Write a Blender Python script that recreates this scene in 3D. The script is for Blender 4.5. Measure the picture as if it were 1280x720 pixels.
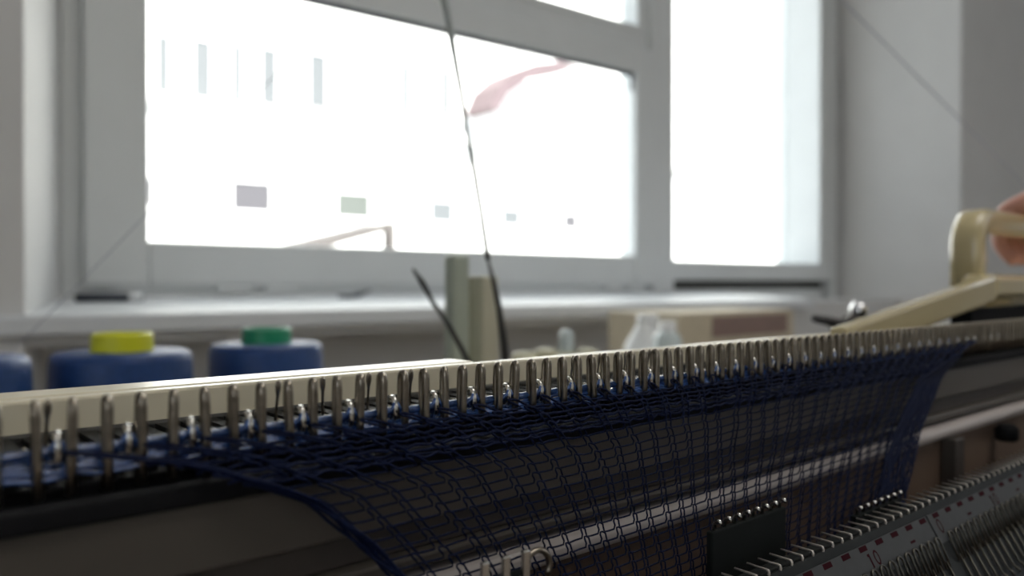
import bpy, bmesh, math, random
from mathutils import Vector, Matrix
import numpy as np
random.seed(7); rng = np.random.default_rng(7)
for o in list(bpy.data.objects): bpy.data.objects.remove(o)
C = bpy.context.scene.collection
S = bpy.context.scene
PI = math.pi
H = 0.915                                   # camera height above the floor (a close-up at the knitting machine)
# ------------------------------------------------------------------ camera
BED = math.radians(48.9)                    # angle between the view axis and the needle bed
cam = bpy.data.cameras.new('camera'); co = bpy.data.objects.new('camera', cam); C.objects.link(co)
co.location = (0, 0, H)
co.rotation_euler = (math.radians(90 - 0.29), 0, math.radians(48.9 - 90))
cam.sensor_width = 36; cam.lens = 36*1000/1280; cam.clip_start = 0.01; cam.clip_end = 200
cam.dof.use_dof = True; cam.dof.focus_distance = 0.172; cam.dof.aperture_fstop = 12.5
S.camera = co
# ------------------------------------------------------------------ light
w = bpy.data.worlds.new('World'); S.world = w; w.use_nodes = True
bg = w.node_tree.nodes['Background']; bg.inputs[0].default_value = (0.86, 0.93, 1.0, 1); bg.inputs[1].default_value = 1.15
sun = bpy.data.lights.new('sun', 'SUN'); sun.energy = 9.0; sun.angle = 0.01; sun.color = (1, 0.96, 0.9)
so = bpy.data.objects.new('sun', sun); C.objects.link(so); so.location = (0, -5, 12)
so.rotation_euler = Vector((0.15, 0.75, -0.65)).to_track_quat('-Z', 'Y').to_euler()
la = bpy.data.lights.new('added_fill_light', 'AREA'); la.shape = 'RECTANGLE'; la.size = 1.6; la.size_y = 0.7; la.energy = 8; la.color = (1, 0.97, 0.92)  # unseen area light added to brighten the room
lo = bpy.data.objects.new('added_fill_light', la); C.objects.link(lo); lo.location = (0.9, -0.7, H+1.93)
S.view_settings.view_transform = 'Standard'; S.view_settings.look = 'None'
S.view_settings.gamma = 1; S.view_settings.use_curve_mapping = False
S.view_settings.exposure = 1.1
# ------------------------------------------------------------------ helpers
def mat(name, col, rough=0.5, metal=0.0, noise=0.0, scale=40, bump=0.0, spec=0.5, sheen=0.0, coat=0.0, trans=0.0):
    m = bpy.data.materials.new(name); m.use_nodes = True
    nt = m.node_tree; b = nt.nodes['Principled BSDF']
    b.inputs['Base Color'].default_value = (*col, 1); b.inputs['Roughness'].default_value = rough
    b.inputs['Metallic'].default_value = metal; b.inputs['Specular IOR Level'].default_value = spec
    b.inputs['Sheen Weight'].default_value = sheen; b.inputs['Coat Weight'].default_value = coat
    b.inputs['Transmission Weight'].default_value = trans
    if noise or bump:
        tc = nt.nodes.new('ShaderNodeTexCoord'); n = nt.nodes.new('ShaderNodeTexNoise')
        n.inputs['Scale'].default_value = scale; n.inputs['Detail'].default_value = 4
        nt.links.new(tc.outputs['Object'], n.inputs['Vector'])
        if noise:
            r = nt.nodes.new('ShaderNodeValToRGB')
            r.color_ramp.elements[0].position = 0.3; r.color_ramp.elements[1].position = 0.7
            r.color_ramp.elements[0].color = (*[c*(1-noise) for c in col], 1)
            r.color_ramp.elements[1].color = (*[min(1, c*(1+noise)) for c in col], 1)
            nt.links.new(n.outputs['Fac'], r.inputs[0]); nt.links.new(r.outputs[0], b.inputs['Base Color'])
        if bump:
            bp = nt.nodes.new('ShaderNodeBump'); bp.inputs['Strength'].default_value = bump; bp.inputs['Distance'].default_value = 0.001
            nt.links.new(n.outputs['Fac'], bp.inputs['Height']); nt.links.new(bp.outputs[0], b.inputs['Normal'])
    return m
def glass_mat(name, tint=(0.95, 0.97, 0.97)):
    m = bpy.data.materials.new(name); m.use_nodes = True; nt = m.node_tree
    out = nt.nodes['Material Output']; nt.nodes.remove(nt.nodes['Principled BSDF'])
    t = nt.nodes.new('ShaderNodeBsdfTransparent'); t.inputs[0].default_value = (*tint, 1)
    g = nt.nodes.new('ShaderNodeBsdfGlossy'); g.inputs['Roughness'].default_value = 0.02
    lw = nt.nodes.new('ShaderNodeLayerWeight'); lw.inputs['Blend'].default_value = 0.5
    p5 = nt.nodes.new('ShaderNodeMath'); p5.operation = 'POWER'; p5.inputs[1].default_value = 5
    nt.links.new(lw.outputs['Facing'], p5.inputs[0])
    f = nt.nodes.new('ShaderNodeMath'); f.operation = 'MULTIPLY_ADD'; f.inputs[1].default_value = 0.5; f.inputs[2].default_value = 0.03
    nt.links.new(p5.outputs[0], f.inputs[0])
    x = nt.nodes.new('ShaderNodeMixShader')
    nt.links.new(f.outputs[0], x.inputs[0]); nt.links.new(t.outputs[0], x.inputs[1]); nt.links.new(g.outputs[0], x.inputs[2])
    nt.links.new(x.outputs[0], out.inputs[0]); return m
M = dict(
    wall=mat('wall_paint', (0.66, 0.655, 0.645), 0.8, noise=0.03, scale=6, bump=0.2),
    frame=mat('window_paint', (0.70, 0.72, 0.72), 0.4, noise=0.02, scale=9),
    gasket=mat('rubber_gasket', (0.05, 0.06, 0.08), 0.6, noise=0.1),
    sill=mat('sill_paint', (0.68, 0.70, 0.72), 0.45, noise=0.03, scale=12),
    floor=mat('floor_vinyl', (0.25, 0.2, 0.16), 0.5, noise=0.15, scale=5),
    table=mat('table_laminate', (0.42, 0.36, 0.28), 0.5, noise=0.1, scale=20),
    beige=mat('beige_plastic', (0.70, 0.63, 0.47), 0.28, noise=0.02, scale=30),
    cream=mat('cream_plastic', (0.60, 0.50, 0.28), 0.25, noise=0.02, scale=30, coat=0.8),
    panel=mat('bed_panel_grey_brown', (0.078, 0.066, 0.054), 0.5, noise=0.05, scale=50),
    brown=mat('base_shaded_brown', (0.15, 0.102, 0.074), 0.7, spec=0.2, noise=0.06, scale=30),  # beige base plastic, its shade put into the brown
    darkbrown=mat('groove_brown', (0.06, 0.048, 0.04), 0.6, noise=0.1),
    lip=mat('pale_lip', (0.46, 0.41, 0.385), 0.45, noise=0.03),
    black=mat('black_enamel', (0.008, 0.008, 0.009), 0.8, noise=0.2, spec=0.15),
    channel=mat('oily_steel', (0.07, 0.068, 0.062), 0.45, 0.6, noise=0.4, scale=300),
    channelwall=mat('blackened_steel', (0.012, 0.012, 0.011), 0.7, spec=0.2, noise=0.3, scale=300),
    ribwire=mat('dull_steel_wire', (0.10, 0.093, 0.078), 0.35, 1.0, noise=0.1, scale=500),
    peg=mat('peg_steel', (0.27, 0.235, 0.19), 0.3, 1.0, noise=0.12, scale=500),
    needle=mat('needle_steel', (0.72, 0.70, 0.66), 0.2, 1.0, noise=0.06, scale=500),
    pin=mat('pin_steel', (0.55, 0.50, 0.45), 0.3, 0.55, noise=0.06, scale=500),
    ribber=mat('ribber_enamel_shaded', (0.013, 0.0145, 0.014), 0.6, spec=0.2, noise=0.08, scale=200),  # shade over the ribber put into the dark enamel colour
    strip=mat('scale_strip', (0.066, 0.068, 0.070), 0.6, spec=0.15, noise=0.05, scale=300),  # white strip, the shade on it put into the grey
    red=mat('scale_red_print', (0.030, 0.0008, 0.004), 0.7, spec=0.08, noise=0.05),
    yarn=mat('blue_yarn_shaded', (0.0026, 0.0065, 0.030), 0.65, noise=0.35, scale=1500, bump=0.3, spec=0.14),  # same yarn as the bundle, front shade put into the darker blue
    yarn_lit=mat('blue_yarn_lit', (0.035, 0.085, 0.25), 0.25, noise=0.3, scale=1200, spec=1.0),  # lit copy of the same yarn, window light put into the colour
    cone=mat('blue_cone_yarn', (0.010, 0.048, 0.18), 0.5, noise=0.2, scale=400, bump=0.3, spec=0.5),
    yellow=mat('yellow_plastic', (0.72, 0.72, 0.02), 0.4, noise=0.03),
    green=mat('green_plastic', (0.01, 0.27, 0.13), 0.4, noise=0.03),
    plate=mat('weight_plate', (0.011, 0.013, 0.0125), 0.7, spec=0.15, noise=0.1, scale=200),
    wire=mat('spring_wire', (0.10, 0.10, 0.095), 0.4, 0.7, noise=0.1),
    palewire=mat('pale_wire', (0.48, 0.52, 0.50), 0.4, noise=0.05),
    thread=mat('thread_blue_grey', (0.45, 0.47, 0.54), 0.7, noise=0.1),
    mast=mat('mast_plastic', (0.52, 0.50, 0.38), 0.5, noise=0.04),
    mastgreen=mat('mast_green_plastic', (0.42, 0.46, 0.38), 0.35, noise=0.04),
    white=mat('white_plastic', (0.80, 0.82, 0.83), 0.35, noise=0.02),
    bottleblue=mat('pale_blue_plastic', (0.55, 0.63, 0.64), 0.3, noise=0.03),
    lemon=mat('pale_yellow_plastic', (0.62, 0.60, 0.42), 0.5, noise=0.03),
    box=mat('box_card', (0.50, 0.44, 0.33), 0.7, noise=0.05),
    boxprint=mat('box_label_brown', (0.22, 0.15, 0.13), 0.7, noise=0.08),
    dark=mat('dark_plastic', (0.025, 0.03, 0.045), 0.4, noise=0.1),
    lever=mat('lever_steel', (0.10, 0.10, 0.10), 0.4, 0.5, noise=0.1),
    chrome=mat('chrome', (0.8, 0.8, 0.82), 0.15, 1.0, noise=0.02),
    skin=mat('skin', (0.60, 0.30, 0.23), 0.5, noise=0.12, scale=60, bump=0.2),
    nail=mat('nail', (0.68, 0.40, 0.34), 0.25, noise=0.05),
    sleeve=mat('sleeve_cloth', (0.12, 0.12, 0.14), 0.9, noise=0.15, scale=200, bump=0.4),
    glass=glass_mat('window_glass'),
    facade=mat('facade_plaster', (0.86, 0.85, 0.83), 0.9, noise=0.03, scale=1.5),
    facadewin=mat('facade_window_dark', (0.075, 0.070, 0.077), 0.3, noise=0.1),
    facadepale=mat('facade_window_pale', (0.105, 0.11, 0.115), 0.4, noise=0.1),
    facadegreen=mat('facade_window_green', (0.085, 0.092, 0.083), 0.4, noise=0.1),
    awning=mat('pink_awning', (0.115, 0.082, 0.088), 0.8, noise=0.1, scale=4),
    shed=mat('shed_roof', (0.085, 0.075, 0.072), 0.8, noise=0.15, scale=4),
    asphalt=mat('street_paving', (0.5, 0.5, 0.49), 0.9, noise=0.1, scale=2),
)
def link(name, bm, m, parent=None, smooth=False, bevel=0):
    me = bpy.data.meshes.new(name)
    if bm is not None:
        bmesh.ops.recalc_face_normals(bm, faces=bm.faces); bm.to_mesh(me); bm.free()
    o = bpy.data.objects.new(name, me); C.objects.link(o)
    if m: me.materials.append(m)
    if smooth:
        for p in me.polygons: p.use_smooth = True
    if parent: o.parent = parent; o.matrix_parent_inverse = Matrix.Identity(4)
    if parent and parent.get('_off'): pass
    if bevel:
        b = o.modifiers.new('bevel', 'BEVEL'); b.width = bevel; b.segments = 2; b.limit_method = 'ANGLE'
    return o
def tag(o, label=None, cat=None, group=None, kind=None):
    if label: o['label'] = label
    if cat: o['category'] = cat
    if group: o['group'] = group
    if kind: o['kind'] = kind
    return o
def thing(name, label, cat, loc=(0, 0, 0), group=None):
    o = bpy.data.objects.new(name, None); C.objects.link(o); o.location = loc; o.empty_display_size = 0.02
    return tag(o, label, cat, group)
# all geometry is written relative to the camera's height (z = 0 is eye level); R() maps to a thing's own frame
class Frame:
    def __init__(s, loc=(0, 0, 0)): s.l = Vector(loc)
def box(bm, x0, x1, y0, y1, z0, z1):
    v = [bm.verts.new((x, y, z)) for x in (x0, x1) for y in (y0, y1) for z in (z0, z1)]
    for f in ((0, 1, 3, 2), (4, 6, 7, 5), (0, 4, 5, 1), (2, 3, 7, 6), (0, 2, 6, 4), (1, 5, 7, 3)):
        bm.faces.new([v[i] for i in f])
    return v
def prism(bm, prof, x0, x1, axis='x'):
    """Extrude a closed profile [(a, b)...] along an axis: x -> (x, a, b); y -> (a, y, b)."""
    def p(t, a, b): return (t, a, b) if axis == 'x' else ((a, t, b) if axis == 'y' else (a, b, t))
    A = [bm.verts.new(p(x0, a, b)) for a, b in prof]; B = [bm.verts.new(p(x1, a, b)) for a, b in prof]
    n = len(prof)
    for i in range(n): bm.faces.new((A[i], A[(i+1) % n], B[(i+1) % n], B[i]))
    bm.faces.new(A[::-1]); bm.faces.new(B)
def tube(bm, pts, r, n=6, flat=1.0, cap=True):
    pts = [Vector(p) for p in pts]; N = len(pts)
    rr = r if isinstance(r, (list, tuple)) else [r]*N
    rings = []; prev = None
    for i, p in enumerate(pts):
        t = (pts[min(i+1, N-1)] - pts[max(i-1, 0)]).normalized()
        if prev is None:
            a = Vector((1, 0, 0)) if abs(t.x) < 0.8 else Vector((0, 1, 0))
        else: a = prev
        a = (a - t*a.dot(t)).normalized(); b = t.cross(a); prev = a
        rings.append([bm.verts.new(p + (a*math.cos(2*PI*k/n)*rr[i] + b*math.sin(2*PI*k/n)*rr[i]*flat)) for k in range(n)])
    for i in range(N-1):
        for k in range(n):
            bm.faces.new((rings[i][k], rings[i][(k+1) % n], rings[i+1][(k+1) % n], rings[i+1][k]))
    if cap:
        bm.faces.new(rings[0][::-1]); bm.faces.new(rings[-1])
def lathe(bm, prof, n=32, c=(0, 0, 0)):
    rings = []
    for r, z in prof:
        if r < 1e-6: rings.append([bm.verts.new((c[0], c[1], c[2]+z))])
        else: rings.append([bm.verts.new((c[0]+r*math.cos(2*PI*k/n), c[1]+r*math.sin(2*PI*k/n), c[2]+z)) for k in range(n)])
    for A, B in zip(rings, rings[1:]):
        for k in range(n):
            q = [A[k % len(A)], A[(k+1) % len(A)], B[(k+1) % len(B)], B[k % len(B)]]
            q2 = []
            for v in q:
                if v not in q2: q2.append(v)
            if len(q2) > 2: bm.faces.new(q2)
def BM(): return bmesh.new()
def local(bm, loc):
    bmesh.ops.translate(bm, verts=bm.verts, vec=-Vector(loc)); return bm
def part(name, bm, m, root, world=True, **k):
    """bm in eye-level coordinates (z relative to the camera) -> child of a thing whose Empty sits at root.location."""
    bmesh.ops.translate(bm, verts=bm.verts, vec=Vector((0, 0, H)) - Vector(root_loc(root)))
    return link(name, bm, m, root, **k)
def root_loc(o):
    l = Vector((0, 0, 0))
    while o: l += o.location; o = o.parent
    return l
def solo(name, bm, m, label, cat, base, group=None, kind=None, **k):
    base = Vector(base) + Vector((0, 0, H))
    bmesh.ops.translate(bm, verts=bm.verts, vec=Vector((0, 0, H)) - base)
    o = link(name, bm, m, None, **k); o.location = base
    return tag(o, label, cat, group, kind)
def struct(name, bm, m, **k):
    bmesh.ops.translate(bm, verts=bm.verts, vec=Vector((0, 0, H)))
    o = link(name, bm, m, None, **k); o['kind'] = 'structure'; return o
def empty_at(name, label, cat, p, group=None): return thing(name, label, cat, (p[0], p[1], p[2]+H), group)
# window-wall frame: u along the wall (right), v outwards, turned 3.3 degrees against the bed
A33 = math.radians(3.3); UU = Vector((math.cos(A33), -math.sin(A33), 0)); VV = Vector((math.sin(A33), math.cos(A33), 0))
WM = Matrix(((UU.x, VV.x, 0, 0), (UU.y, VV.y, 0, 0), (0, 0, 1, 0), (0, 0, 0, 1)))
def W(u, v, z): return UU*u + VV*v + Vector((0, 0, z))
def wall_bm(boxes=(), prisms=()):
    bm = BM()
    for b in boxes: box(bm, *b)
    for prof, z0, z1 in prisms: prism(bm, prof, z0, z1, 'z')
    bmesh.ops.transform(bm, matrix=WM, verts=bm.verts); return bm

# ================================================================== the room
FL = -H
struct('floor', wall_bm([(-3.0, 6.0, -4.5, 1.9, FL-0.1, FL)]), M['floor'])
struct('ceiling', wall_bm([(-3.0, 6.0, -4.5, 1.9, 1.95, 2.1)]), M['wall'])
struct('wall_back', wall_bm([(-3.0, 6.0, -4.6, -4.5, FL, 1.95)]), M['wall'])
for nm, u0, u1 in (('wall_left', -3.1, -3.0), ('wall_right', 6.0, 6.1)):     # each with an unseen opening added to let in fill light
    struct(nm, wall_bm([(u0, u1, -4.5, 1.9, FL, 0.1), (u0, u1, -4.5, 1.9, 1.6, 1.95), (u0, u1, -4.5, -3.2, 0.1, 1.6),
                        (u0, u1, -1.2, 1.9, 0.1, 1.6)]), M['wall'])
struct('wall_window', wall_bm(
    [(0.0, 3.1, 1.42, 1.75, FL, -0.055), (0.0, 3.1, 1.25, 1.9, 1.55, 1.95)],
    [([(-3.0, 1.25), (0.141, 1.25), (0.235, 1.60), (0.235, 1.9), (-3.0, 1.9)], FL, 1.95),
     ([(2.954, 1.25), (6.0, 1.25), (6.0, 1.9), (2.818, 1.9), (2.818, 1.60)], FL, 1.95)]), M['wall'])
# window sill, slightly sloping to the room
bm = BM()
prism(bm, [(1.235, -0.0435), (1.24, -0.0425), (1.60, -0.0235), (1.60, -0.055), (1.24, -0.071), (1.235, -0.069)], -0.35, 2.02)
bmesh.ops.transform(bm, matrix=WM, verts=bm.verts)
sill = struct('trim_1', bm, M['sill'], bevel=0.003)
bm = BM(); prism(bm, [(1.262, -0.072), (1.262, -0.086), (1.42, -0.086), (1.42, -0.06)], -0.3, 2.0)
bmesh.ops.transform(bm, matrix=WM, verts=bm.verts); struct('trim_2', bm, M['wall'])

lamp = empty_at('added_fill_lamp', 'flat white fill lamp added out of view above the work table', 'lamp', (0.9, -0.7, 1.95))  # added lamp body that goes with the fill light, out of view
bm = BM(); box(bm, 0.05, 1.75, -1.1, -0.3, 1.935, 1.95); part('housing', bm, M['white'], lamp, bevel=0.003)
# ---- window 1 (wide sash with a fanlight above)
win = bpy.data.objects.new('window_1', None); C.objects.link(win); win['kind'] = 'structure'; win.location = W(0.3, 1.6, -0.02) + Vector((0, 0, H))
def wpart(name, boxes, m, root, **k):
    return part(name, wall_bm(boxes), m, root, **k)
UL, UR = 0.235, 1.835            # left of the frame, middle of the mullion
wpart('outer_frame', [(0.235, 0.335, 1.60, 1.70, -0.024, 1.55), (0.335, 1.80, 1.61, 1.70, -0.024, 0.0),
                      (0.335, 1.74, 1.60, 1.70, 0.675, 0.725)], M['frame'], win, bevel=0.004)
wpart('mullion', [(1.745, 1.842, 1.585, 1.72, -0.024, 1.55)], M['frame'], win, bevel=0.006)
g0, g1, zb, zt = 0.376, 1.667, 0.08, 0.600
sash = wpart('sash_stile', [(0.268, g0, 1.575, 1.61, -0.003, 0.670)], M['frame'], win, bevel=0.006)
wpart('sash_stile', [(g1, 1.752, 1.575, 1.61, -0.003, 0.670)], M['frame'], win, bevel=0.006)
wpart('sash_rail', [(g0, g1, 1.576, 1.61, -0.003, zb)], M['frame'], win, bevel=0.006)
wpart('sash_rail', [(g0, g1, 1.576, 1.61, zt, 0.670)], M['frame'], win, bevel=0.006)
wpart('gasket', [(g0, g1, 1.588, 1.596, zt-0.011, zt), (g1-0.005, g1, 1.588, 1.596, zt-0.05, zt)], M['gasket'], win)
wpart('pane', [(g0, g1, 1.597, 1.603, zb, zt)], M['glass'], win)
wpart('fanlight_frame', [(0.335, 0.40, 1.60, 1.67, 0.725, 1.5), (1.70, 1.745, 1.60, 1.67, 0.725, 1.5), (0.40, 1.70, 1.60, 1.67, 0.725, 0.745), (0.40, 1.70, 1.60, 1.67, 1.45, 1.55)], M['frame'], win, bevel=0.004)
wpart('pane', [(0.40, 1.70, 1.638, 1.644, 0.745, 1.45)], M['glass'], win)
for u0, u1 in ((0.50, 0.56), (0.60, 0.66), (1.55, 1.60), (1.64, 1.69)):
    wpart('hinge_cover', [(u0, u1, 1.570, 1.612, -0.017, -0.004)], M['frame'], win, bevel=0.003)
# ---- window 2 (narrow, glazed balcony door: deep frame, panel below)
win2 = bpy.data.objects.new('window_2', None); C.objects.link(win2); win2['kind'] = 'structure'; win2.location = W(2.3, 1.6, -0.6) + Vector((0, 0, H))
wpart('stile', [(2.648, 2.72, 1.60, 1.77, 0.070, 1.55)], M['frame'], win2, bevel=0.006)
wpart('outer_frame', [(2.72, 2.76, 1.60, 1.77, -0.60, 1.55), (2.76, 2.818, 1.66, 1.77, -0.60, 1.55)], M['frame'], win2, bevel=0.005)
wpart('bottom_rail', [(1.842, 2.72, 1.60, 1.77, 0.012, 0.072)], M['frame'], win2, bevel=0.006)
wpart('gap_seal', [(1.842, 2.72, 1.64, 1.76, -0.020, 0.012), (2.70, 2.72, 1.64, 1.76, -0.60, 0.012)], M['channel'], win2)
wpart('lower_panel', [(1.842, 2.68, 1.612, 1.76, -0.60, -0.018)], M['frame'], win2, bevel=0.006)
wpart('pane', [(1.842, 2.648, 1.735, 1.741, 0.072, 1.55)], M['glass'], win2)
wpart('handle', [(2.775, 2.80, 1.625, 1.665, 0.33, 0.37)], M['frame'], win2, bevel=0.005)

# ================================================================== outside
GZ = -4.0
struct('street_ground', wall_bm([(-12, 60, 2.0, 40, GZ-0.2, GZ)]), M['asphalt'])
def fpx(px, v): r = (px-640)/1000; return v*(.613+.79*r)/(.79-.613*r)
def fz(px, py, v): r = (px-640)/1000; return -(py-355)/1000*v/(.79-.613*r)
FV = 13.0
bld = empty_at('apartment_building', 'bright white plaster building across the street seen through the window', 'building', W(9, FV, GZ))
wpart('wall', [(-4, 50, FV+0.05, FV+6, GZ, 12)], M['facade'], bld)
wpart('ledge', [(-4, 50, FV-0.18, FV+0.05, fz(300, 137, FV)-0.06, fz(300, 137, FV)+0.06)], M['facade'], bld)
fw = []
for px0, px1, py0, py1, m in ((290, 338, 228, 264, 'facadewin'), (420, 462, 242, 272, 'facadegreen'), (537, 566, 252, 278, 'facadepale'),
                              (626, 650, 262, 282, 'facadepale'), (703, 721, 268, 286, 'facadewin'), (160, 190, 222, 256, 'facadewin')):
    u0, u1 = fpx(px0, FV), fpx(px1, FV); c = (px0+px1)/2
    z0, z1 = fz(c, py1, FV), fz(c, py0, FV)
    f = wpart('window', [(u0-0.06, u1+0.06, FV-0.03, FV+0.05, z0-0.07, z0), (u0-0.06, u1+0.06, FV-0.03, FV+0.05, z1, z1+0.05),
                         (u0-0.06, u0, FV-0.03, FV+0.05, z0, z1), (u1, u1+0.06, FV-0.03, FV+0.05, z0, z1)], M['facade'], bld)
    part('pane', wall_bm([(u0, u1, FV+0.0, FV+0.049, z0, z1)]), M[m], f)
for px0, px1 in ((196, 212), (242, 264), (290, 303), (326, 346), (386, 408), (500, 512), (550, 562)):
    u0, u1 = fpx(px0, FV), fpx(px1, FV); c = (px0+px1)/2
    z0, z1 = fz(c, 122+(c-200)*0.06, FV), fz(c, 45+(c-200)*0.12, FV)
    f = wpart('window', [(u0-0.06, u1+0.06, FV-0.03, FV+0.05, z1, z1+0.05), (u0-0.06, u0, FV-0.03, FV+0.05, z0, z1), (u1, u1+0.06, FV-0.03, FV+0.05, z0, z1)], M['facade'], bld)
    part('pane', wall_bm([(u0, u1, FV+0.0, FV+0.049, z0, z1)]), M['facadepale'], f)
# pink awning: a curved hood
bm = BM(); AV = 12.0
pts = [(612, 134), (622, 108), (642, 90), (668, 80), (700, 76)]
up = [(fpx(a, AV), fz(a, b, AV)) for a, b in pts]
low = [(u+0.18+0.08*i, z-0.06-0.05*math.sin(i/4*PI)) for i, (u, z) in enumerate(up)]
prism(bm, up + low[::-1], AV, AV+0.80, 'y'); bmesh.ops.transform(bm, matrix=WM, verts=bm.verts)
solo('awning', bm, M['awning'], 'faded pink curved awning outside, at upper right of the wide pane', 'awning', W(9.4, AV+0.5, 3.0))
# shed roof close outside
SV = 4.5
sh = empty_at('shed', 'grey brown sloped shed roof with end post outside, low in the wide pane', 'shed', W(fpx(440, SV), SV, GZ))
bm = BM(); a = [(fpx(360, SV), fz(360, 309, SV)), (fpx(425, SV), fz(425, 293, SV)), (fpx(492, SV), fz(492, 277, SV)), (fpx(492, SV), fz(492, 287, SV)), (fpx(425, SV), fz(425, 305, SV)), (fpx(360, SV), fz(360, 325, SV))]
prism(bm, a, SV, SV+0.5, 'y'); bmesh.ops.transform(bm, matrix=WM, verts=bm.verts); part('roof', bm, M['shed'], sh)
wpart('post', [(fpx(484, SV), fpx(493, SV), SV-0.02, SV+0.06, GZ, fz(490, 280, SV))], M['shed'], sh)
wpart('wall', [(fpx(370, SV), fpx(482, SV), SV+0.1, SV+0.45, GZ, fz(400, 318, SV))], M['facadewin'], sh)

# ================================================================== table
TT = -0.165
tb = empty_at('work_table', 'long brown laminate work table carrying the knitting machine and the yarn cones', 'table', (0.5, 0.55, FL))
bm = BM(); box(bm, -0.35, 1.45, 0.122, 1.02, TT-0.025, TT); part('tabletop', bm, M['table'], tb, bevel=0.003)
for x in (-0.3, 1.36):
    for y in (0.2, 0.92):
        bm = BM(); box(bm, x, x+0.05, y, y+0.05, FL, TT-0.025); part('leg', bm, M['table'], tb)
bm = BM(); box(bm, -0.24, 1.35, 0.21, 0.235, TT-0.10, TT-0.025); part('apron', bm, M['table'], tb)

# ================================================================== knitting machine (main bed)
PITCH = 0.0045; X0 = 0.0221; YP = 0.1225
kx0, kx1 = -0.12, 0.80
km = empty_at('knitting_machine', 'beige and steel flat knitting machine bed with a comb of upright pegs on the table', 'knitting machine', (0.34, 0.24, TT))
def kp(name, boxes, m, bevel=0.0006, **k):
    bm = BM()
    for b in boxes: box(bm, *b)
    return part(name, bm, m, km, bevel=bevel, **k)
kp('channel_bed', [(kx0, kx1, 0.1245, 0.166, -0.0325, -0.0282)], M['black'])
kp('front_edge', [(kx0, kx1, 0.1200, 0.1245, -0.0330, -0.0298)], M['black'])
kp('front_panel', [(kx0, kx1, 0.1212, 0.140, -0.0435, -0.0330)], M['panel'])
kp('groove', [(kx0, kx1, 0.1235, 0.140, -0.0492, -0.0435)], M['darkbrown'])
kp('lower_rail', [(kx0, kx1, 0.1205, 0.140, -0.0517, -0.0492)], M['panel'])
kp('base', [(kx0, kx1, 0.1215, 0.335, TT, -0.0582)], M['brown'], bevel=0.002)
kp('bed_plate', [(kx0, kx1, 0.1400, 0.180, -0.0605, -0.0328), (kx0, kx1, 0.180, 0.335, -0.0605, -0.0560)], M['black'])
bm = BM()
prof = [(0.140, -0.0530), (0.1205, -0.0530)] + [(0.1205-0.0026*math.sin(t), -0.0556+0.0026*math.cos(t)) for t in np.linspace(0.2, PI, 9)] + [(0.140, -0.0582)]
prism(bm, prof, kx0, kx1); lip = part('front_lip', bm, M['lip'], km, smooth=False); lip['label'] = 'pale rounded lip along the front'
kp('rear_rail', [(kx0, kx1, 0.1655, 0.1690, -0.0328, -0.0210)], M['beige'])
kp('rail_foot', [(kx0, kx1, 0.1640, 0.1655, -0.0290, -0.0268)], M['channel'])
kp('cover_plate', [(kx0, 0.1345, 0.1690, 0.1800, -0.0328, -0.0208)], M['beige'], bevel=0.001)
kp('clamp_post', [(0.3215, 0.3300, 0.1160, 0.1215, -0.13, -0.0583)], M['darkbrown'])
bm = BM(); lathe(bm, [(0, 0), (0.0035, 0), (0.0045, 0.001), (0.0045, 0.005), (0.003, 0.007), (0, 0.007)], 20, (0.378, 0.1165, -0.0660))
part('clamp_knob', bm, M['black'], km, smooth=True)
# slots across the channel bed, one between each pair of pegs
bm = BM()
for i in range(-6, 150):
    x = X0 + PITCH*(i+0.5); box(bm, x-0.0013, x+0.0013, 0.1265, 0.1632, -0.0285, -0.0272)
part('channel_walls', bm, M['channelwall'], km)
# gate pegs: hairpin of steel wire, rounded top
def peg_mesh():
    bm = BM(); P = []
    for z in (-0.0128, -0.008, -0.004, -0.0016): P.append((0, 0.0002*(z/-0.0128), z))
    for t in np.linspace(0.25, PI-0.1, 6): P.append((0, 0.0007-0.0007*math.cos(t), -0.0012+0.0012*math.sin(t)))
    P += [(0, 0.0014, -0.003), (0, 0.0014, -0.007), (0, 0.0013, -0.0128)]
    r = [0.00068]*4 + [0.00066, 0.0006, 0.00055, 0.0005, 0.0005, 0.0005] + [0.00055]*3
    tube(bm, P, r, 8); bmesh.ops.recalc_face_normals(bm, faces=bm.faces)
    me = bpy.data.meshes.new('gate_peg'); bm.to_mesh(me); bm.free(); me.materials.append(M['peg'])
    for p in me.polygons: p.use_smooth = True
    return me
kl = km.location
PM = peg_mesh()
def inst(name, me, root, p, rot=(0, 0, 0), s=1):
    o = bpy.data.objects.new(name, me); C.objects.link(o); o.parent = root
    o.location = Vector(p) + Vector((0, 0, H)) - root_loc(root); o.rotation_euler = rot; o.scale = (s, s, s); return o
NPEG = 112
for n in range(-3, NPEG):
    inst('gate_peg', PM, km, (X0+PITCH*n, YP-0.0007, -0.0160), (random.uniform(-.03, .03), random.uniform(-.03, .03), random.uniform(-.15, .15)))
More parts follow.
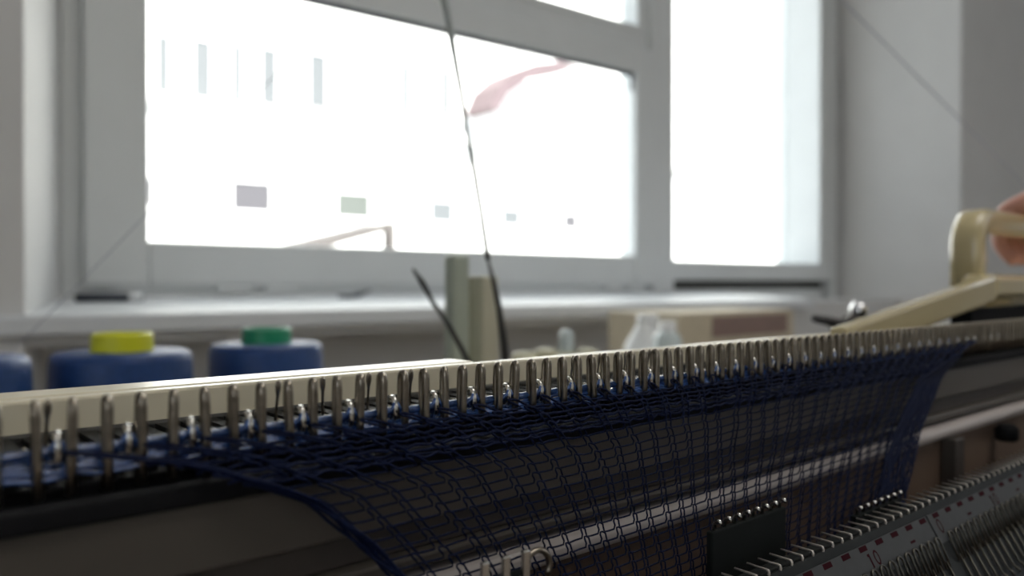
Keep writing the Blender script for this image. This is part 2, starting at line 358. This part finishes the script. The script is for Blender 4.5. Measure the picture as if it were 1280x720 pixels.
# latch needles at every second peg
def needle_mesh():
    bm = BM()
    P = [(0, 0.030, -0.0072), (0, 0.010, -0.0068), (0, 0.006, -0.0048), (0, 0.002, -0.0044), (0, 0.0, -0.0042)]
    for t in np.linspace(0.3, PI*1.05, 7): P.append((0, -0.0009*math.sin(t), -0.0021-0.0021*math.cos(t)))
    P.append((0, 0.0010, -0.0008))
    tube(bm, P, [0.0006, 0.0006, 0.0006, 0.0006, 0.0006]+[0.00055]*7+[0.00035], 8); bmesh.ops.recalc_face_normals(bm, faces=bm.faces)
    me = bpy.data.meshes.new('needle'); bm.to_mesh(me); bm.free(); me.materials.append(M['needle'])
    for p in me.polygons: p.use_smooth = True
    return me
def latch_mesh():
    bm = BM()
    tube(bm, [(0, 0, 0), (0, -0.0005, 0.003), (0, -0.0009, 0.005), (0, -0.0011, 0.0062), (0, -0.0012, 0.0072), (0, -0.0013, 0.0078)],
         [0.0003, 0.00026, 0.00028, 0.00055, 0.00055, 0.0002], 8, 0.6)
    bmesh.ops.recalc_face_normals(bm, faces=bm.faces)
    me = bpy.data.meshes.new('latch'); bm.to_mesh(me); bm.free(); me.materials.append(M['peg'])
    for p in me.polygons: p.use_smooth = True
    return me
NM, LM = needle_mesh(), latch_mesh()
NEED = []
for n in range(-2, 84, 2):
    x = X0 + PITCH*(n+0.62)
    nd = inst('needle', NM, km, (x, 0.1232, -0.0205), (0, 0, random.uniform(-.05, .05)))
    NEED.append(x)
    dx = random.uniform(-0.0012, -0.0002)
    inst('latch', LM, nd, (x+dx, 0.1310, -0.0243), (0, random.uniform(-.12, .12), 0))

# ================================================================== the knitted fabric
def Yf(d): return np.interp(d, [.018, .0225, .026, .029, .033, .036, .05, .07, .09], [.1222, .1212, .1198, .1185, .1174, .1163, .1128, .1055, .0985])
LD = [.0225, .0249, .0268, .0309, .0351, .0417, .0487, .060, .075, .09]; LX = [.0245, .0352, .0429, .0520, .0608, .0671, .0736, .081, .088, .093]
RD = [.0225, .0336, .0498, .0649, .075, .09];  RX = [.3500, .3114, .2803, .2573, .246, .236]
NW, NC = 38, 38
XL0, XR0 = 0.0245, 0.3500
def fx(q, d):
    dl = np.interp(d, LD, LX) - XL0; dr = np.interp(d, RD, RX) - XR0
    return XL0 + (XR0-XL0)*q + dl*(1-q)**1.9 + dr*q**1.35
fab = empty_at('knitted_fabric', 'dark blue openwork knitted fabric hanging from the needles of the machine', 'fabric', (0.17, 0.1055, -0.085))
def fp(q, d, jx=0.0, jy=0.0):
    d = float(d); return (float(fx(q, d))+jx, float(Yf(d))+jy, -d)
ds = np.linspace(.0252, .0900, NC)
bm = BM(); dq = 1.0/(NW-1)
hs = ds[1]-ds[0]
jit = rng.normal(0, 1, (NC+9, NW+1, 2))
jit = sum(jit[k:NC+3+k]*wt for k, wt in enumerate((0.2, 0.5, 0.75, 0.75, 0.5, 0.2)))
def node(c, wq, off_d, yoff):
    q = min(max(wq, 0), 1); wi = int(round(q*(NW-1)))
    d = .0252 + hs*c + off_d
    j = jit[min(int(c), NC+2), wi]
    return fp(q, d + 0.00022*j[1], 0.00028*j[0], yoff)
for c in range(NC):
    L = []
    aa = 0.160
    for wv in range(NW):
        q = wv*dq
        e = math.sin(c*2.1+wv*1.3)*0.03
        a1 = aa*(1 + 0.2*math.sin(c*0.3+wv*1.7))
        ks = [(-0.5, 0.03, 0.0003), (-a1, 0.0, 0.0002), (-a1*0.72, -0.45, -0.0002), (-a1*0.80, -0.92, -0.0003), (-a1*0.35, -1.13, -0.0001),
              (a1*0.35, -1.13, -0.0001), (a1*0.80, -0.92, -0.0003), (a1*0.72, -0.45, -0.0002), (a1, 0.0, 0.0002)]
        if wv == 0: ks = ks[1:]
        for k, s, y in ks:
            j = jit[min(c+(1 if s < -0.7 else 0)*0, NC+2), wv]
            d = ds[c] + s*hs + 0.00010*j[1]
            if s > 0.05: d += 0.0003*abs(j[0])*(1 if q < 0.3 else 0.4)
            qq = min(max(q+k*dq, 0), 1)
            L.append((float(fx(qq, d)) + 0.00022*j[0], float(Yf(d)) + y + 0.00015*j[1], -d))
    tube(bm, L, 0.00020 if c > 4 else 0.00026, 5)
part('openwork_mesh', bm, M['yarn'], fab, smooth=True)
# gathered selvedges
for nm, q0, sg in (('selvedge', 0.0, 1), ('selvedge', 1.0, -1)):
    bm = BM()
    nst = 6 if sg > 0 else 18
    for s in range(nst):
        L = []
        ph = random.uniform(0, 6); off = (s-nst/2)*0.0004 if sg > 0 else -s*0.0017
        for i, d in enumerate(np.linspace(.0228, .0885, 40)):
            p = fp(q0, d); k = min(1, (d-.0228)/.01)
            L.append((p[0]+off*k+0.0004*math.sin(i*0.9+ph)*sg, p[1]-0.0004*s*(0.4)+0.0003*math.cos(i*1.1+ph), p[2]))
        tube(bm, L, 0.00030, 5)
    part(nm, bm, M['yarn'], fab, smooth=True)
# the cast-on bundle that lies among the pegs and loops round the needle hooks
bm = BM()
for s in range(6):
    L = []; base = (-0.0231, -0.0241, -0.0247, -0.0252, -0.0256, -0.0262)[s]; yy = 0.1237 - 0.0003*s
    for x in np.arange(-0.02, XR0+0.001, 0.00225):
        ph = (x-X0)/PITCH
        L.append((x, yy + 0.0002*math.sin(ph*2.1+s), base + (0.00012 if s == 0 else 0.0003)*math.sin(ph*PI+s*0.9) + random.gauss(0, 0.00005 if s == 0 else 0.0001)))
    tube(bm, L, [0.00075 if s == 0 else 0.00036]*len(L), 8)
part('cast_on_strands', bm, M['yarn_lit'], fab, smooth=True)
bm = BM()
for x in NEED:
    if x > XR0: continue
    for sd in (-1, 1):
        for s in range(3):
            e = (0.0012, 0.0018, 0.0025)[s] + random.uniform(-0.0002, 0.0002)
            tube(bm, [(x-sd*0.0002, 0.1225, -0.0212-0.0003*s), (x+sd*0.0004, 0.1222, -0.0215-0.0003*s), (x+sd*(0.0005+0.4*e), 0.1223, -0.0225-0.0002*s), (x+sd*e, 0.1228, -0.0237-0.0002*s)], [0.0002, 0.00028, 0.00026, 0.0002], 5)
part('needle_loops', bm, M['yarn_lit'], fab, smooth=True)
# dense top courses in front of the pegs
bm = BM()
for s in range(6):
    L = []; d0 = .0254 + 0.0010*s
    xa = float(np.interp(d0, LD, LX)) - 0.002; xb = float(np.interp(d0, RD, RX))
    for x in np.arange(xa, xb, 0.0015):
        ph = (x-X0)/PITCH
        d = d0 + 0.00045*abs(math.sin(ph*PI)) + random.gauss(0, 0.0001)
        L.append((x, float(Yf(d)) - 0.0002*random.random() - 0.0002*(s % 2), -d))
    tube(bm, L, 0.00028, 5)
part('top_courses', bm, M['yarn'], fab, smooth=True)

# ================================================================== ribber bed (dropped, in front)
RB = math.radians(60); sy, sz = -0.5, -0.866         # direction down the ribber's face
RY, RD0 = 0.089, -0.059
ny, nz = -0.866, 0.5                                  # outward normal of the face
def rp(x, s, h=0.0): return (x, RY + sy*s + ny*h, RD0 + sz*s + nz*h)
rx0, rx1 = 0.02, 0.43
rb = empty_at('ribber_bed', 'shaded grey ribber bed with pins, a red printed scale and wire needles, lower right', 'knitting machine', (0.22, 0.078, FL))
def rbox(bm, x0, x1, s0, s1, h0, h1):
    v = [bm.verts.new(rp(x, s, h)) for x in (x0, x1) for s in (s0, s1) for h in (h0, h1)]
    for f in ((0, 1, 3, 2), (4, 6, 7, 5), (0, 4, 5, 1), (2, 3, 7, 6), (0, 2, 6, 4), (1, 5, 7, 3)): bm.faces.new([v[i] for i in f])
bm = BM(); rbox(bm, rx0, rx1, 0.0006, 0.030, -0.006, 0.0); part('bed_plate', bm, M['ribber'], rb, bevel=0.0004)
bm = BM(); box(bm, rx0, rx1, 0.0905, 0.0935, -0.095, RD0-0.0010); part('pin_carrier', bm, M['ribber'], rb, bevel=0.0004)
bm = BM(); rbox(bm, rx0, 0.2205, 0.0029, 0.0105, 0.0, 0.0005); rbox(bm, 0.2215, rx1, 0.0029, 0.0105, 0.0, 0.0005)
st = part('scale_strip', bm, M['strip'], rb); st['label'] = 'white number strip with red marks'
bm = BM()
def notch(x): pass
for i in range(-6, 30):
    x = 0.1677 + 0.00836*i
    if rx0 < x < rx1-0.004: rbox(bm, x-0.0018, x+0.0018, 0.0031, 0.0043, 0.0005, 0.00056)
for x in (0.2080, 0.2456, 0.2859, 0.168, 0.325): rbox(bm, x-0.0013, x+0.0013, 0.0067, 0.0073, 0.0005, 0.00056)
def digit(bm, ch, x, s0, s1, wd):
    t = 0.00028
    if ch == '1':
        rbox(bm, x-t, x+t, s0, s1, 0.0005, 0.00056); rbox(bm, x-t*2.5, x-t, s0, s0+0.0006, 0.0005, 0.00056)
    else:
        K = 20; ring = []
        for k in range(K):
            a = 2*PI*k/K; cx, cs = math.cos(a), math.sin(a); m_ = (s0+s1)/2; hh = (s1-s0)/2
            ring.append((bm.verts.new(rp(x+cx*wd, m_+cs*hh, 0.00056)), bm.verts.new(rp(x+cx*(wd-0.0005), m_+cs*(hh-0.0005), 0.00056))))
        for k in range(K):
            a, b = ring[k], ring[(k+1) % K]; bm.faces.new((a[0], b[0], b[1], a[1]))
for x in (0.1872, 0.2658, 0.1482):
    digit(bm, '1', x-0.0017, 0.0051, 0.0083, 0); digit(bm, '0', x+0.0013, 0.0048, 0.0083, 0.0012)
digit(bm, '0', 0.2255, 0.0046, 0.0084, 0.0013)
part('printed_marks', bm, M['red'], rb)
def pin_mesh():
    bm = BM(); tube(bm, [(0, 0.0050, 0.0004), (0, 0.0015, 0.0003), (0, 0.0004, 0.0003), (0, -0.0001, 0.0002), (0, -0.0003, -0.0002), (0, 0.0001, -0.0022)], [0.0002, 0.00024, 0.00026, 0.0003, 0.0003, 0.0003], 7)
    bmesh.ops.recalc_face_normals(bm, faces=bm.faces)
    me = bpy.data.meshes.new('gate_pin'); bm.to_mesh(me); bm.free(); me.materials.append(M['pin'])
    for p in me.polygons: p.use_smooth = True
    return me
def rneedle_mesh():
    bm = BM()
    def q(x, s, h): return (x, sy*s+ny*h, sz*s+nz*h)
    P = [q(-0.0013, 0.0075, 0.0004), q(-0.0013, 0.003, 0.0010), q(-0.0013, 0.0012, 0.0012)]
    for t in np.linspace(PI, 0, 7): P.append(q(0.0013*math.cos(t), 0.0012-0.0013*math.sin(t), 0.0012))
    P += [q(0.0013, 0.003, 0.0010), q(0.0013, 0.0075, 0.0004)]
    tube(bm, P, 0.00032, 6)
    tube(bm, [q(0.0006, 0.006, 0.0004), q(0.0006, 0.0150, 0.0005), q(0.0006, 0.0162, 0.0012), q(0.0006, 0.0168, 0.0014), q(0.0006, 0.0172, 0.0009)], [0.0003, 0.0003, 0.0004, 0.00045, 0.0003], 6)
    bmesh.ops.recalc_face_normals(bm, faces=bm.faces)
    me = bpy.data.meshes.new('ribber_needle'); bm.to_mesh(me); bm.free(); me.materials.append(M['ribwire'])
    for p in me.polygons: p.use_smooth = True
    return me
PN, RN = pin_mesh(), rneedle_mesh()
for i in range(-22, 60):
    x = 0.1518 + 0.00446*i
    inst('gate_pin', PN, rb, (x, RY, RD0), (0, random.uniform(-.05, .05), random.uniform(-.03, .03)))
for i in range(-20, 55):
    x = 0.1923 + 0.00444*(i-0.35) + 0.0012
    if abs(x-0.2232) < 0.0015: continue
    if x < rx1-0.005: inst('ribber_needle', RN, rb, rp(x, 0.0086), (0, 0, random.uniform(-.03, .03)))
for x in (0.06, 0.38):
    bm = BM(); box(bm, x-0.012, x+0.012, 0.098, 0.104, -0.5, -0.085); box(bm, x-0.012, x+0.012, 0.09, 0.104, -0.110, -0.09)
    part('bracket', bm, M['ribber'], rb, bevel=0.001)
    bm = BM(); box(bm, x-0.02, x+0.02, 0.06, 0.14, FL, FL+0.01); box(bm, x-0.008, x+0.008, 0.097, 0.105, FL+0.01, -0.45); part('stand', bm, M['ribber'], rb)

# ================================================================== claw weights hooked into the fabric
def claw_weight(name, label, x0, x1, d_top, y, big=False):
    t = empty_at(name, label, 'weight', ((x0+x1)/2, y, -d_top-0.045), 'claw weights hooked into the blue fabric')
    bm = BM(); box(bm, x0, x1, y-0.0008, y+0.0008, -d_top-0.045, -d_top); part('plate', bm, M['plate'], t, bevel=0.0004)
    k = max(2, int(round((x1-x0)/0.0040)))
    for i in range(k):
        x = x0 + (x1-x0)*(i+0.5)/k
        bm = BM()
        if big:
            box(bm, x-0.0008, x+0.0008, y-0.0028, y-0.0018, -d_top-0.0015, -d_top+0.0042); box(bm, x-0.0008, x+0.0008, y-0.0019, y+0.0004, -d_top-0.0015, -d_top-0.0005)
            part('claw', bm, M['needle'], t, bevel=0.0003)
        else:
            tube(bm, [(x, y, -d_top-0.001), (x, y, -d_top+0.0012), (x, y-0.0006, -d_top+0.0022), (x, y-0.0014, -d_top+0.0022), (x, y-0.0018, -d_top+0.0014)], [0.0005]*4+[0.0003], 7)
            part('claw', bm, M['needle'], t, smooth=True)
    return t
claw_weight('claw_weight', 'dark flat claw weight hanging in the fabric at its middle, with tiny steel claws', 0.1490, 0.1800, 0.0548, 0.1045)
claw_weight('claw_weight', 'dark claw weight half hidden behind the ribber pins near the right edge of the fabric', 0.2130, 0.2420, 0.0632, 0.1030)
w3 = claw_weight('claw_weight', 'claw weight with broad bright steel tabs at the bottom edge, left of the others', 0.0810, 0.0945, 0.0500, 0.1045, True)
bm = BM(); P = [(0.0965+0.0032*math.cos(t), 0.1040, -0.0505+0.0032*math.sin(t)) for t in np.linspace(-0.6, 2.6, 12)]
tube(bm, P, 0.0006, 7); part('ring', bm, M['peg'], w3, smooth=True)

# ================================================================== carriage with handle
cr = empty_at('carriage', 'cream knitting carriage with an arched handle riding the machine bed at the right', 'carriage', (0.62, 0.22, -0.0328))
bm = BM()
prism(bm, [(0.306, -0.0173), (0.470, 0.0042), (0.470, -0.0095), (0.330, -0.0262), (0.306, -0.0262)], 0.150, 0.1580, 'y'); part('sinker_arm', bm, M['cream'], cr, bevel=0.0015)
bm = BM(); box(bm, 0.471, 0.80, 0.150, 0.168, -0.0080, 0.0050); part('arm_joint', bm, M['cream'], cr, bevel=0.003)
bm = BM(); box(bm, 0.560, 0.80, 0.1700, 0.205, -0.0170, -0.0065); box(bm, 0.548, 0.565, 0.184, 0.197, -0.0170, -0.0065); part('body', bm, M['cream'], cr, bevel=0.003)
bm = BM(); box(bm, 0.440, 0.80, 0.1520, 0.162, -0.0250, -0.0125); box(bm, 0.56, 0.80, 0.1725, 0.200, -0.0205, -0.0171); part('underside', bm, M['black'], cr, bevel=0.001)
def rr_path(x0, x1, z0, z1, r):
    P = [(x0, z0), (x0, (z0+z1)/2)]
    P += [(x0+r-r*math.cos(t), z1-r+r*math.sin(t)) for t in np.linspace(0, PI/2, 7)]
    P += [(x1-r+r*math.sin(t), z1-r+r*math.cos(t)) for t in np.linspace(0, PI/2, 7)]
    P += [(x1, (z0+z1)/2), (x1, z0)]
    return P
bm = BM()
HY = 0.1900
sq = [(a, b) for a, b in [(1, .55), (.85, .85), (.55, 1), (-.55, 1), (-.85, .85), (-1, .55), (-1, -.55), (-.85, -.85), (-.55, -1), (.55, -1), (.85, -.85), (1, -.55)]]
P = rr_path(0.5450, 0.7600, -0.0080, 0.0398, 0.016); rings = []
for i, (x, z) in enumerate(P):
    a = P[max(i-1, 0)]; b = P[min(i+1, len(P)-1)]; tx, tz = b[0]-a[0], b[1]-a[1]; l = math.hypot(tx, tz); nx_, nz_ = -tz/l, tx/l
    rings.append([bm.verts.new((x+nx_*u*0.0080, HY+v_*0.0090, z+nz_*u*0.0080)) for u, v_ in sq])
for A, B in zip(rings, rings[1:]):
    for k in range(12): bm.faces.new((A[k], A[(k+1) % 12], B[(k+1) % 12], B[k]))
bm.faces.new(rings[0]); bm.faces.new(rings[-1])
part('handle', bm, M['cream'], cr, smooth=True)
# ================================================================== the knitter's hand on the handle
pn = empty_at('person', 'hand of a person gripping the cream carriage handle, arm out of the frame', 'person', (0.72, 0.05, -0.02))
V = []; E = []; Rr = []
def chain(pts, start=None):
    prev = start
    for p, r in pts:
        V.append(Vector(p)); Rr.append(r); i = len(V)-1
        if prev is not None: E.append((prev, i))
        prev = i
    return prev
elbow = chain([((0.93, -0.16, -0.05), 0.042)])
chain([((0.86, -0.07, -0.01), 0.036)], 0); chain([((0.785, 0.03, 0.035), 0.027), ((0.745, 0.085, 0.055), 0.026)], 1)
wr = len(V)-1
chain([((0.715, 0.125, 0.063), 0.022)], wr); palm = len(V)-1
for i, (kx, sc) in enumerate(((0.667, 1.0), (0.687, 1.06), (0.707, 1.02), (0.725, 0.86))):
    chain([((kx+0.006, 0.158, 0.067), 0.0100), ((kx, 0.184, 0.0635), 0.0082), ((kx-0.004, 0.2075, 0.053), 0.0074),
           ((kx-0.007, 0.2085, 0.030), 0.0068), ((kx-0.009, 0.1955, 0.0140*sc), 0.0058)], palm)
chain([((0.690, 0.118, 0.040), 0.013), ((0.668, 0.140, 0.026), 0.0100), ((0.655, 0.163, 0.0185), 0.0085), ((0.648, 0.180, 0.0160), 0.0068)], wr)
me = bpy.data.meshes.new('hand_and_forearm'); me.from_pydata([v + Vector((0, 0, H)) - pn.location for v in V], E, [])
hd = bpy.data.objects.new('hand_and_forearm', me); C.objects.link(hd); hd.parent = pn; me.materials.append(M['skin'])
sk = hd.modifiers.new('skin', 'SKIN'); sk.use_smooth_shade = True
for v, r in zip(me.skin_vertices[0].data, Rr): v.radius = (r, r)
me.skin_vertices[0].data[0].use_root = True
ss = hd.modifiers.new('sub', 'SUBSURF'); ss.levels = 2; ss.render_levels = 2
bm = BM(); tube(bm, [(0.80, 0.01, 0.026), (0.86, -0.07, -0.01), (0.94, -0.17, -0.055)], [0.037, 0.047, 0.056], 20); part('sleeve', bm, M['sleeve'], pn, smooth=True)

# ================================================================== yarn cones
def cone(x, y, top, label, cap):
    t = empty_at('yarn_cone', label, 'yarn cone', (x, y, TT), 'blue yarn cones behind the machine')
    bm = BM(); hgt = -TT+top
    lathe(bm, [(0, 0), (0.0470, 0), (0.0482, 0.004), (0.0450, hgt-0.006), (0.0440, hgt-0.002), (0.0415, hgt), (0.020, hgt+0.0005), (0, hgt+0.0005)], 48, (x, y, TT))
    part('yarn', bm, M['cone'], t, smooth=True)
    bm = BM(); lathe(bm, [(0.0195, -0.004), (0.0200, 0.0), (0.0195, 0.0110), (0.0180, 0.0122), (0.0160, 0.0122), (0.0150, 0.004), (0, 0.004)], 32, (x, y, top+0.0006))
    part('cone_tube', bm, M[cap], t, smooth=False)
cone(0.057, 0.574, -0.0440, 'leftmost blue yarn cone, cut off by the left edge of the photo', 'white')
cone(0.160, 0.592, -0.0465, 'blue yarn cone with a yellow tube top, behind the machine', 'yellow')
cone(0.282, 0.632, -0.0490, 'blue yarn cone with a green tube top, behind the machine', 'green')

# ================================================================== yarn mast and its wires
ym = empty_at('yarn_mast', 'beige and greenish yarn mast with springy wires rising behind the needles', 'yarn mast', (0.30, 0.40, TT))
def ap(px, py, Y):
    r = (px-640)/1000; Z = Y/(.7535-.6574*r); return (Z*(.6574+.7535*r), Y, -(py-355)/1000*Z)
bm = BM(); q = ap(608, 345, 0.46); box(bm, q[0]-0.008, q[0]+0.008, 0.455, 0.475, TT, q[2]); part('mast_block', bm, M['mast'], ym, bevel=0.002)
bm = BM(); q = ap(578, 318, 0.46); box(bm, q[0]-0.010, q[0]+0.006, 0.458, 0.470, TT, q[2]); part('mast_sleeve', bm, M['mastgreen'], ym, bevel=0.003)
def wpath(pts, y0, y1):
    n = len(pts); return [ap(a, b, y0+(y1-y0)*i/(n-1)) for i, (a, b) in enumerate(pts)]
bm = BM(); tube(bm, wpath([(634, 470), (630, 430), (624, 385), (617, 352), (610, 325)], 0.36, 0.36), [0.0025, 0.0025, 0.0019, 0.0015, 0.0009], 8); part('wire_spring', bm, M['wire'], ym, smooth=True)
bm = BM(); tube(bm, wpath([(610, 325), (602, 270), (593, 215), (587, 182)], 0.36, 0.36), [0.0016, 0.0015, 0.0015, 0.0015], 8); part('wire', bm, M['wire'], ym, smooth=True)
bm = BM(); tube(bm, wpath([(588, 186), (584, 165), (576, 115), (568, 70), (563, 40), (555, 0), (548, -50), (535, -120)], 0.36, 0.36), [0.0012, 0.0012, 0.0014, 0.0017, 0.0021, 0.0026, 0.0027, 0.0027], 8); part('wire_tip', bm, M['palewire'], ym, smooth=True)
bm = BM(); tube(bm, wpath([(596, 475), (578, 438), (560, 405), (541, 378), (527, 352), (516, 336)], 0.38, 0.38), [0.0018, 0.0018, 0.0016, 0.0013, 0.0018, 0.0008], 8); part('wire_spring', bm, M['wire'], ym, smooth=True)
bm = BM(); box(bm, 0.23, 0.42, 0.350, 0.480, TT, TT+0.012); part('foot', bm, M['mast'], ym, bevel=0.002)
bm = BM(); a_ = Vector(ap(634, 470, 0.36)); b_ = Vector(ap(596, 475, 0.38)); tube(bm, [a_, a_+Vector((0.004, 0, -0.04)), (a_.x+0.006, 0.37, TT+0.01)], 0.0025, 8); tube(bm, [b_, b_+Vector((0.004, 0, -0.04)), (b_.x+0.006, 0.39, TT+0.01)], 0.0018, 8)
part('wire_root', bm, M['wire'], ym, smooth=True)
# two yarns
bm = BM(); A_ = Vector((0.0850, 0.5500, -0.0430)); B_ = Vector(ap(535, -124, 0.352))
tube(bm, [A_.lerp(B_, t) + Vector((0, 0, -0.006*math.sin(PI*t))) for t in np.linspace(0, 1, 14)], 0.00025, 5)
solo('yarn_strand', bm, M['thread'], 'faint thin yarn running up from the leftmost cone across the window frame', 'yarn', A_, smooth=True)
bm = BM(); A_ = Vector(ap(1070, 20, 0.30)); B_ = Vector(ap(1420, 372, 0.20)); A2 = A_ + (A_-B_)*0.35
tube(bm, [A2.lerp(B_, t) for t in np.linspace(0, 1, 10)], 0.0006, 5)
solo('yarn_strand', bm, M['thread'], 'thin grey yarn slanting down to the carriage in front of the right wall', 'yarn', B_, smooth=True)

# ================================================================== things on the table behind
def bottle(name, px, py, Y, prof, m, label, cat, cap=None, capm=None, group=None):
    x, y, z = ap(px, py, Y); hgt = z-TT
    t = empty_at(name, label, cat, (x, y, TT), group)
    bm = BM(); lathe(bm, [(r, h*hgt) for r, h in prof], 24, (x, y, TT)); part('body', bm, M[m], t, smooth=True)
    if cap:
        bm = BM(); lathe(bm, [(r, h*hgt) for r, h in cap], 20, (x, y, TT)); part('cap', bm, M[capm], t, smooth=True)
    return t, x, y, z
t, x, y, z = bottle('spray_bottle', 806, 393, 0.80, [(0, 0), (0.036, 0), (0.038, 0.01), (0.038, 0.35), (0.030, 0.62), (0.013, 0.86), (0.012, 0.90), (0, 0.90)], 'white',
                    'white tapered spray bottle standing behind the pegs near the middle', 'bottle', [(0.012, 0.88), (0.013, 0.89), (0.012, 1.0), (0, 1.0)], 'white')
bm = BM(); box(bm, x-0.010, x+0.026, y-0.008, y+0.008, z-0.012, z); part('nozzle', bm, M['white'], t, bevel=0.003)
bm = BM(); tube(bm, [(x+0.022, y, z-0.010), (x+0.028, y, z-0.026), (x+0.024, y, z-0.042)], 0.004, 8); part('trigger', bm, M['white'], t, smooth=True)
bottle('bottle', 834, 402, 0.70, [(0, 0), (0.020, 0), (0.021, 0.02), (0.020, 0.8), (0.012, 0.88), (0, 0.88)], 'bottleblue', 'small pale bottle just right of the white spray bottle', 'bottle', [(0.012, 0.87), (0.012, 1.0), (0, 1.0)], 'white')
bottle('bottle', 708, 412, 0.62, [(0, 0), (0.016, 0), (0.017, 0.02), (0.016, 0.66), (0.007, 0.80), (0, 0.80)], 'lemon', 'slim bottle with a pale blue tip standing left of the spray bottle', 'bottle', [(0.008, 0.78), (0.0075, 0.97), (0.004, 1.0), (0, 1.0)], 'bottleblue')
for px, py, lab in ((655, 440, 'small pale yellow spool right beside the yarn mast'), (682, 436, 'small pale yellow spool between the mast and the slim bottle'),
                    (734, 436, 'small pale yellow spool just right of the slim bottle')):
    bottle('spool', px, py, 0.60, [(0, 0), (0.013, 0), (0.013, 0.06), (0.010, 0.10), (0.010, 0.88), (0.012, 0.93), (0.012, 0.98), (0.006, 1.0), (0, 1.0)], 'lemon', lab, 'spool')
bx = empty_at('cardboard_box', 'beige box with a reddish brown label below the balcony door', 'box', (0.99, 0.80, TT))
p = ap(850, 392, 0.82); p2 = ap(992, 390, 0.82)
bm = BM(); box(bm, p[0], p2[0], 0.82, 0.98, TT, p[2]); part('carton', bm, M['box'], bx, bevel=0.002)
a, b = ap(890, 388, 0.82), ap(984, 412, 0.82)
bm = BM(); box(bm, a[0], b[0], 0.8190, 0.8199, b[2]-0.005, p[2]-0.008); part('label', bm, M['boxprint'], bx)
# lever at the rear of the bed, right
lv = empty_at('lever', 'dark bent lever with a bright round end beside the carriage arm', 'lever', (0.47, 0.23, -0.0328))
bm = BM(); P = [ap(1018, 398, 0.25), ap(1030, 400, 0.25), ap(1048, 405, 0.25), ap(1060, 400, 0.25), ap(1072, 390, 0.25)]
tube(bm, P, [0.0025, 0.003, 0.0035, 0.0032, 0.003], 8); part('arm', bm, M['lever'], lv, smooth=True)
bm = BM(); q = ap(1073, 388, 0.25); lathe(bm, [(0.006*math.sin(t), -0.006*math.cos(t)) for t in np.linspace(0, PI, 9)], 14, q); part('knob', bm, M['chrome'], lv, smooth=True)
bm = BM(); q = ap(1047, 406, 0.25); box(bm, q[0]-0.004, q[0]+0.004, 0.247, 0.253, -0.0328, q[2]); part('pivot', bm, M['lever'], lv)
# things on the window sill
def sp(px, v): u = fpx(px, v); return u, v, -0.0425 + (v-1.24)*(0.019/0.36)
u, v, z = sp(110, 1.47)
mk = empty_at('marker_pen', 'dark marker pen with a pale band lying on the left of the window sill', 'pen', W(u, v, z))
def wtube(pts, r, n=10):
    bm = BM(); tube(bm, [W(*p) for p in pts], r, n); return bm
u2 = fpx(178, 1.47); z += 0.008
part('barrel', wtube([(u-0.02, v, z), (u-0.018, v, z), (u+0.06, v, z)], [0.004, 0.0075, 0.0075]), M['dark'], mk, smooth=True)
part('band', wtube([(u+0.06, v, z), (u+0.082, v, z)], [0.0085, 0.0085]), M['white'], mk, smooth=True)
part('cap', wtube([(u+0.082, v, z), (u2, v, z), (u2+0.002, v, z)], [0.007, 0.007, 0.004]), M['dark'], mk, smooth=True)
u, v, z = sp(440, 1.50)
cl = empty_at('hair_clip', 'tiny dark clip lying on the window sill below the wide pane', 'clip', W(u, v, z))
part('jaw', wtube([(u-0.03, v, z+0.004), (u, v, z+0.003), (u+0.02, v, z+0.012)], [0.003, 0.004, 0.003]), M['dark'], cl, smooth=True)
part('jaw', wtube([(u-0.01, v-0.01, z+0.004), (u+0.01, v-0.01, z+0.006), (u+0.035, v-0.01, z+0.016)], [0.003, 0.004, 0.003]), M['dark'], cl, smooth=True)
